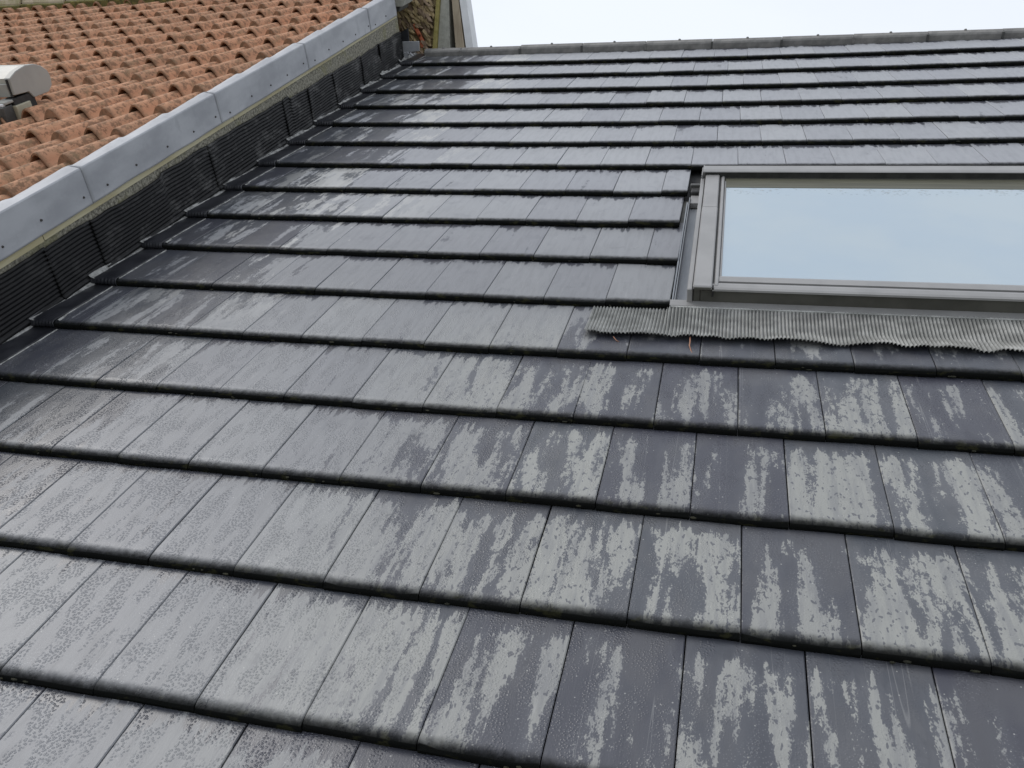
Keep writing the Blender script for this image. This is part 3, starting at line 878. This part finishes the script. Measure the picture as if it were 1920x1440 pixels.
# twig caught under the apron
def tube(name, mat, pts, rad, mtx=None, seg=7):
    vs, fs = [], []
    for i, p in enumerate(pts):
        p = Vector(p)
        d = (Vector(pts[min(i + 1, len(pts) - 1)]) - Vector(pts[max(i - 1, 0)])).normalized()
        s = d.cross(Vector((0, 0, 1))).normalized(); tt = s.cross(d)
        r = rad * (1 - 0.5 * i / len(pts))
        for q in range(seg):
            a = 2 * math.pi * q / seg
            vs.append(p + (s * math.cos(a) + tt * math.sin(a)) * r)
    for i in range(len(pts) - 1):
        for q in range(seg): fs.append((i * seg + q, i * seg + (q + 1) % seg, i * seg + seg + (q + 1) % seg, i * seg + seg + q))
    fs += [tuple(range(seg))[::-1], tuple(range((len(pts) - 1) * seg, len(pts) * seg))]
    return link(name, mesh(name, vs, fs, True, (mat,)), None, mtx)
tw = tube('twig', M_TWIG, [(0, 0, 0.014), (0.001, -0.022, 0.010), (0.000, -0.040, 0.006), (0.006, -0.066, 0.0035), (0.012, -0.085, 0.003)], 0.0026, at(8.33, -2.04, -0.03))
tag(tw, 'thin reddish twig hanging from under the long pleated apron', 'twig')
tw2 = tube('twig', M_TWIG, [(0, 0, 0.010), (0.006, -0.010, 0.008), (0.013, -0.016, 0.004), (0.020, -0.018, 0.003)], 0.0018, at(7.25, -1.98, -0.03))
tag(tw2, 'short broken twig tip poking out near the apron left corner', 'twig')

# ------------------------------------------------------------------ shuttered roof window on the clay roof
sh = thing('shuttered_roof_window', 'pale grey roller shutter box on a roof window among the clay tiles', 'shutter', at(-6.5, -7.3, 1.75))
SO = Vector(R(-6.5, -7.3, 1.75))
cap_pts = [(-7.39, 2.61), (-7.64, 2.71), (-7.96, 2.76), (-8.23, 2.73), (-8.43, 2.64), (-8.57, 2.51), (-8.60, 2.39), (-8.56, 2.2), (-8.39, 2.08), (-7.90, 2.08), (-7.80, 2.23), (-7.37, 2.26)]
pr = [(-(v) * W - SO.y, h * W - SO.z) for v, h in cap_pts]
extrude('end_cap', M_CAPGREY, sh, pr, -0.035, 0.0, 'x', bev=0.003)
def ins(s): 
    cy = sum(a for a, _ in pr) / len(pr); cz = sum(b for _, b in pr) / len(pr)
    return [(cy + (a - cy) * s, cz + (b - cz) * s) for a, b in pr]
extrude('shutter_box', M_SHUTTER, sh, ins(0.97), -1.15, -0.0355, 'x', smooth=False)
def sb(name, mat, u0, u1, v0, v1, h0, h1, bev=0.003):
    a, b = R(u0, v0, h0) - SO, R(u1, v1, h1) - SO
    return box(name, mat, sh, a.x, b.x, a.y, b.y, a.z, b.z, bev)
sb('front_flap', M_CAPGREY, -11.5, -6.62, -7.36, -7.44, 2.22, 2.50)
sb('cap_seam', M_RUBBER, -6.60, -6.56, -7.352, -7.40, 2.22, 2.60, 0.001)
sb('bracket', M_BEIGE, -6.62, -6.47, -7.26, -7.72, 1.68, 2.06)
sb('bracket_shadow', M_RUBBER, -6.75, -6.53, -7.30, -7.95, 1.60, 2.20)  # black block standing in for the shade behind the bracket
sb('side_rail', M_DARKPL, -6.90, -6.55, -6.95, -7.25, 1.70, 2.10)
sb('lower_rail', M_ALU_D, -11.5, -6.66, -6.60, -6.96, 1.55, 1.93)
sb('latch', M_WHITE, -6.70, -6.58, -6.99, -7.10, 2.101, 2.16)
sb('flap_edge', M_CAPGREY, -6.85, -6.54, -7.05, -7.60, 2.13, 2.19)
sb('soaker', M_RUBBER, -6.52, -6.20, -7.45, -8.30, 1.60, 1.80)

# ------------------------------------------------------------------ things behind the ridge (plumb, world frame)
YW = 20.5 * W
stone_wall = thing('rubble_wall', 'tan rubble stone gable wall rising behind the end of the slate ridge', 'wall', Matrix.Translation((-2.6 * W, YW, 9.2 * W)))
SW = Vector((-2.6 * W, YW, 9.2 * W))
def wpoly(name, mat, parent, org, pts, y0, y1, bev=0.0):
    pr = [(u * W - org.x, z * W - org.z) for u, z in pts]
    return extrude(name, mat, parent, pr, y0, y1, 'y', None, bev)
wpoly('mortar_core', M_MORTAR, stone_wall, SW, [(-3.55, 8.6), (-1.98, 8.6), (-1.74, 12.6), (-3.50, 12.6)], 0.02, 0.40)
stone_meshes = []
for q in range(7):
    bm = bmesh.new(); bmesh.ops.create_cube(bm, size=1.0)
    bmesh.ops.subdivide_edges(bm, edges=list(bm.edges), cuts=1)
    for v in bm.verts:
        d = Vector((fn(v.co.x * 1.7 + q * 5, v.co.y * 1.7, v.co.z), fn(v.co.z * 1.7, q * 3 + v.co.x, 2), fn(v.co.y + q, v.co.z * 1.3, 7)))
        v.co = v.co * (1.0 - 0.12 * v.co.length) + d * 0.28
    me = bpy.data.meshes.new('stone'); bm.to_mesh(me); bm.free(); me.materials.append(M_STONE); stone_meshes.append(me)
rows_z = 8.75
while rows_z < 12.4:
    uu = -3.5 + random.uniform(0, 0.1)
    hgt = random.uniform(0.13, 0.20)
    while uu < -1.85:
        ww = random.uniform(0.11, 0.20)
        lim_r = -2.0 + (rows_z - 9.4) * 0.075
        if uu + ww < lim_r + 0.05 and not (-2.75 < uu < -2.3 and 9.55 < rows_z < 10.2 and uu - -2.72 > -(rows_z - 10.25) * 0.3 - 0.05 and uu < -2.30 + (9.9 - rows_z) * 0.3):
            p = Vector((uu * W, YW + random.uniform(-0.012, 0.012), rows_z * W)) - SW
            link('stone', random.choice(stone_meshes), stone_wall, Matrix.Translation(p) @ Matrix.Rotation(math.radians(random.uniform(38, 62)), 4, 'Y')
                 @ Matrix.Diagonal((ww * 2.1 * W, 0.07, hgt * 0.62 * W, 1)))
        uu += ww
    rows_z += hgt * 0.9
for (uu, zz, an, l_, h_) in ((-2.55, 10.05, 58, 0.42, 0.13), (-2.42, 9.82, 60, 0.34, 0.12), (-2.66, 10.25, 57, 0.22, 0.10), (-2.40, 9.60, 70, 0.2, 0.1)):
    bmx = box_bm(-l_ / 2 * W, l_ / 2 * W, -0.03, 0.03, -h_ / 2 * W, h_ / 2 * W, 0.004)
    bm_obj('brick', bmx, M_BRICK, stone_wall, Matrix.Translation(Vector((uu * W, YW - 0.004, zz * W)) - SW) @ Matrix.Rotation(math.radians(an), 4, 'Y'))
verge = thing('gable_verge', 'upright concrete edge, brown board and white bargeboard at the end of the rubble wall', 'bargeboard', Matrix.Translation((-1.2 * W, YW, 9.2 * W)))
VO = Vector((-1.2 * W, YW, 9.2 * W))
wpoly('lichened_trim', M_MUSTARD, verge, VO, [(-2.05, 8.6), (-1.88, 8.6), (-1.66, 12.6), (-1.76, 12.6)], -0.03, 0.30, 0.003)
wpoly('concrete_edge', M_CONC, verge, VO, [(-1.878, 8.6), (-1.31, 8.6), (-1.48, 12.6), (-1.658, 12.6)], 0.0, 0.35, 0.003)
wpoly('shadow_gap', M_FELT, verge, VO, [(-1.36, 8.6), (-0.92, 8.6), (-1.34, 12.6), (-1.52, 12.6)], 0.14, 0.33)  # black slab drawn for the shade between concrete and brown board
wpoly('brown_board', M_BOARD, verge, VO, [(-1.03, 8.6), (-0.66, 8.6), (-1.28, 12.6), (-1.46, 12.6)], -0.01, 0.12, 0.003)
wpoly('bargeboard', M_WHITE, verge, VO, [(-0.60, 8.6), (-0.30, 8.6), (-1.02, 12.6), (-1.27, 12.6)], 0.0, 0.16, 0.003)
# grey cap stone over the head of the lead, bent lead offcut in the corner, dark soaker behind it (roof frame)
def rpoly(name, mat, parent, org, pts, y0, y1, bev=0.0):
    pr = [((u - org[0]) * W, (h - org[2]) * W) for u, h in pts]
    return extrude(name, mat, parent, pr, y0, y1, 'y', None, bev)
co = (-2.6, -20.9, 1.6)
cs = thing('coping_slab', 'small grey coping slab above the top end of the lead capping', 'coping', at(*co))
rpoly('slab', M_CONC, cs, co, [(-2.85, 1.98), (-2.76, 1.76), (-2.70, 1.66), (-2.30, 1.66), (-2.20, 1.95), (-2.25, 2.3), (-2.8, 2.3)], -0.02, 0.22, 0.006)
rpoly('bedding', M_DARKPL, cs, co, [(-2.90, 1.50), (-2.46, 1.50), (-2.42, 1.655), (-2.70, 1.655), (-2.86, 1.80)], 0.0, 0.2, 0.004)
lo_ = (-2.2, -20.8, 0.1)
lo = thing('lead_offcut', 'bent pale grey lead patch at the left end of the slate ridge', 'flashing', at(*lo_))
rpoly('upright_leaf', M_LEAD, lo, lo_, [(-2.50, 0.18), (-1.90, 0.22), (-1.87, 0.54), (-2.48, 0.55)], 0.0, 0.010, 0.002)
rpoly('folded_corner', M_LEAD, lo, lo_, [(-2.49, 0.02), (-2.33, 0.03), (-2.26, 0.16), (-2.30, 0.22), (-2.49, 0.22)], -0.022, -0.004, 0.003)
rpoly('folded_corner', M_LEAD, lo, lo_, [(-2.28, 0.16), (-2.15, 0.06), (-2.10, 0.09), (-2.22, 0.21)], -0.026, -0.004, 0.003)
do = (-2.45, -20.95, 0.3)
dk = thing('dark_soaker', 'dark blue grey flashing flap at the foot of the rubble wall', 'flashing', at(*do))
rpoly('flap', M_APRON, dk, do, [(-2.62, 0.1), (-2.30, 0.1), (-2.26, 0.95), (-2.40, 0.90), (-2.60, 0.80)], 0.0, 0.012, 0.003)
print('slates', n_slates, 'clay', n_clay)
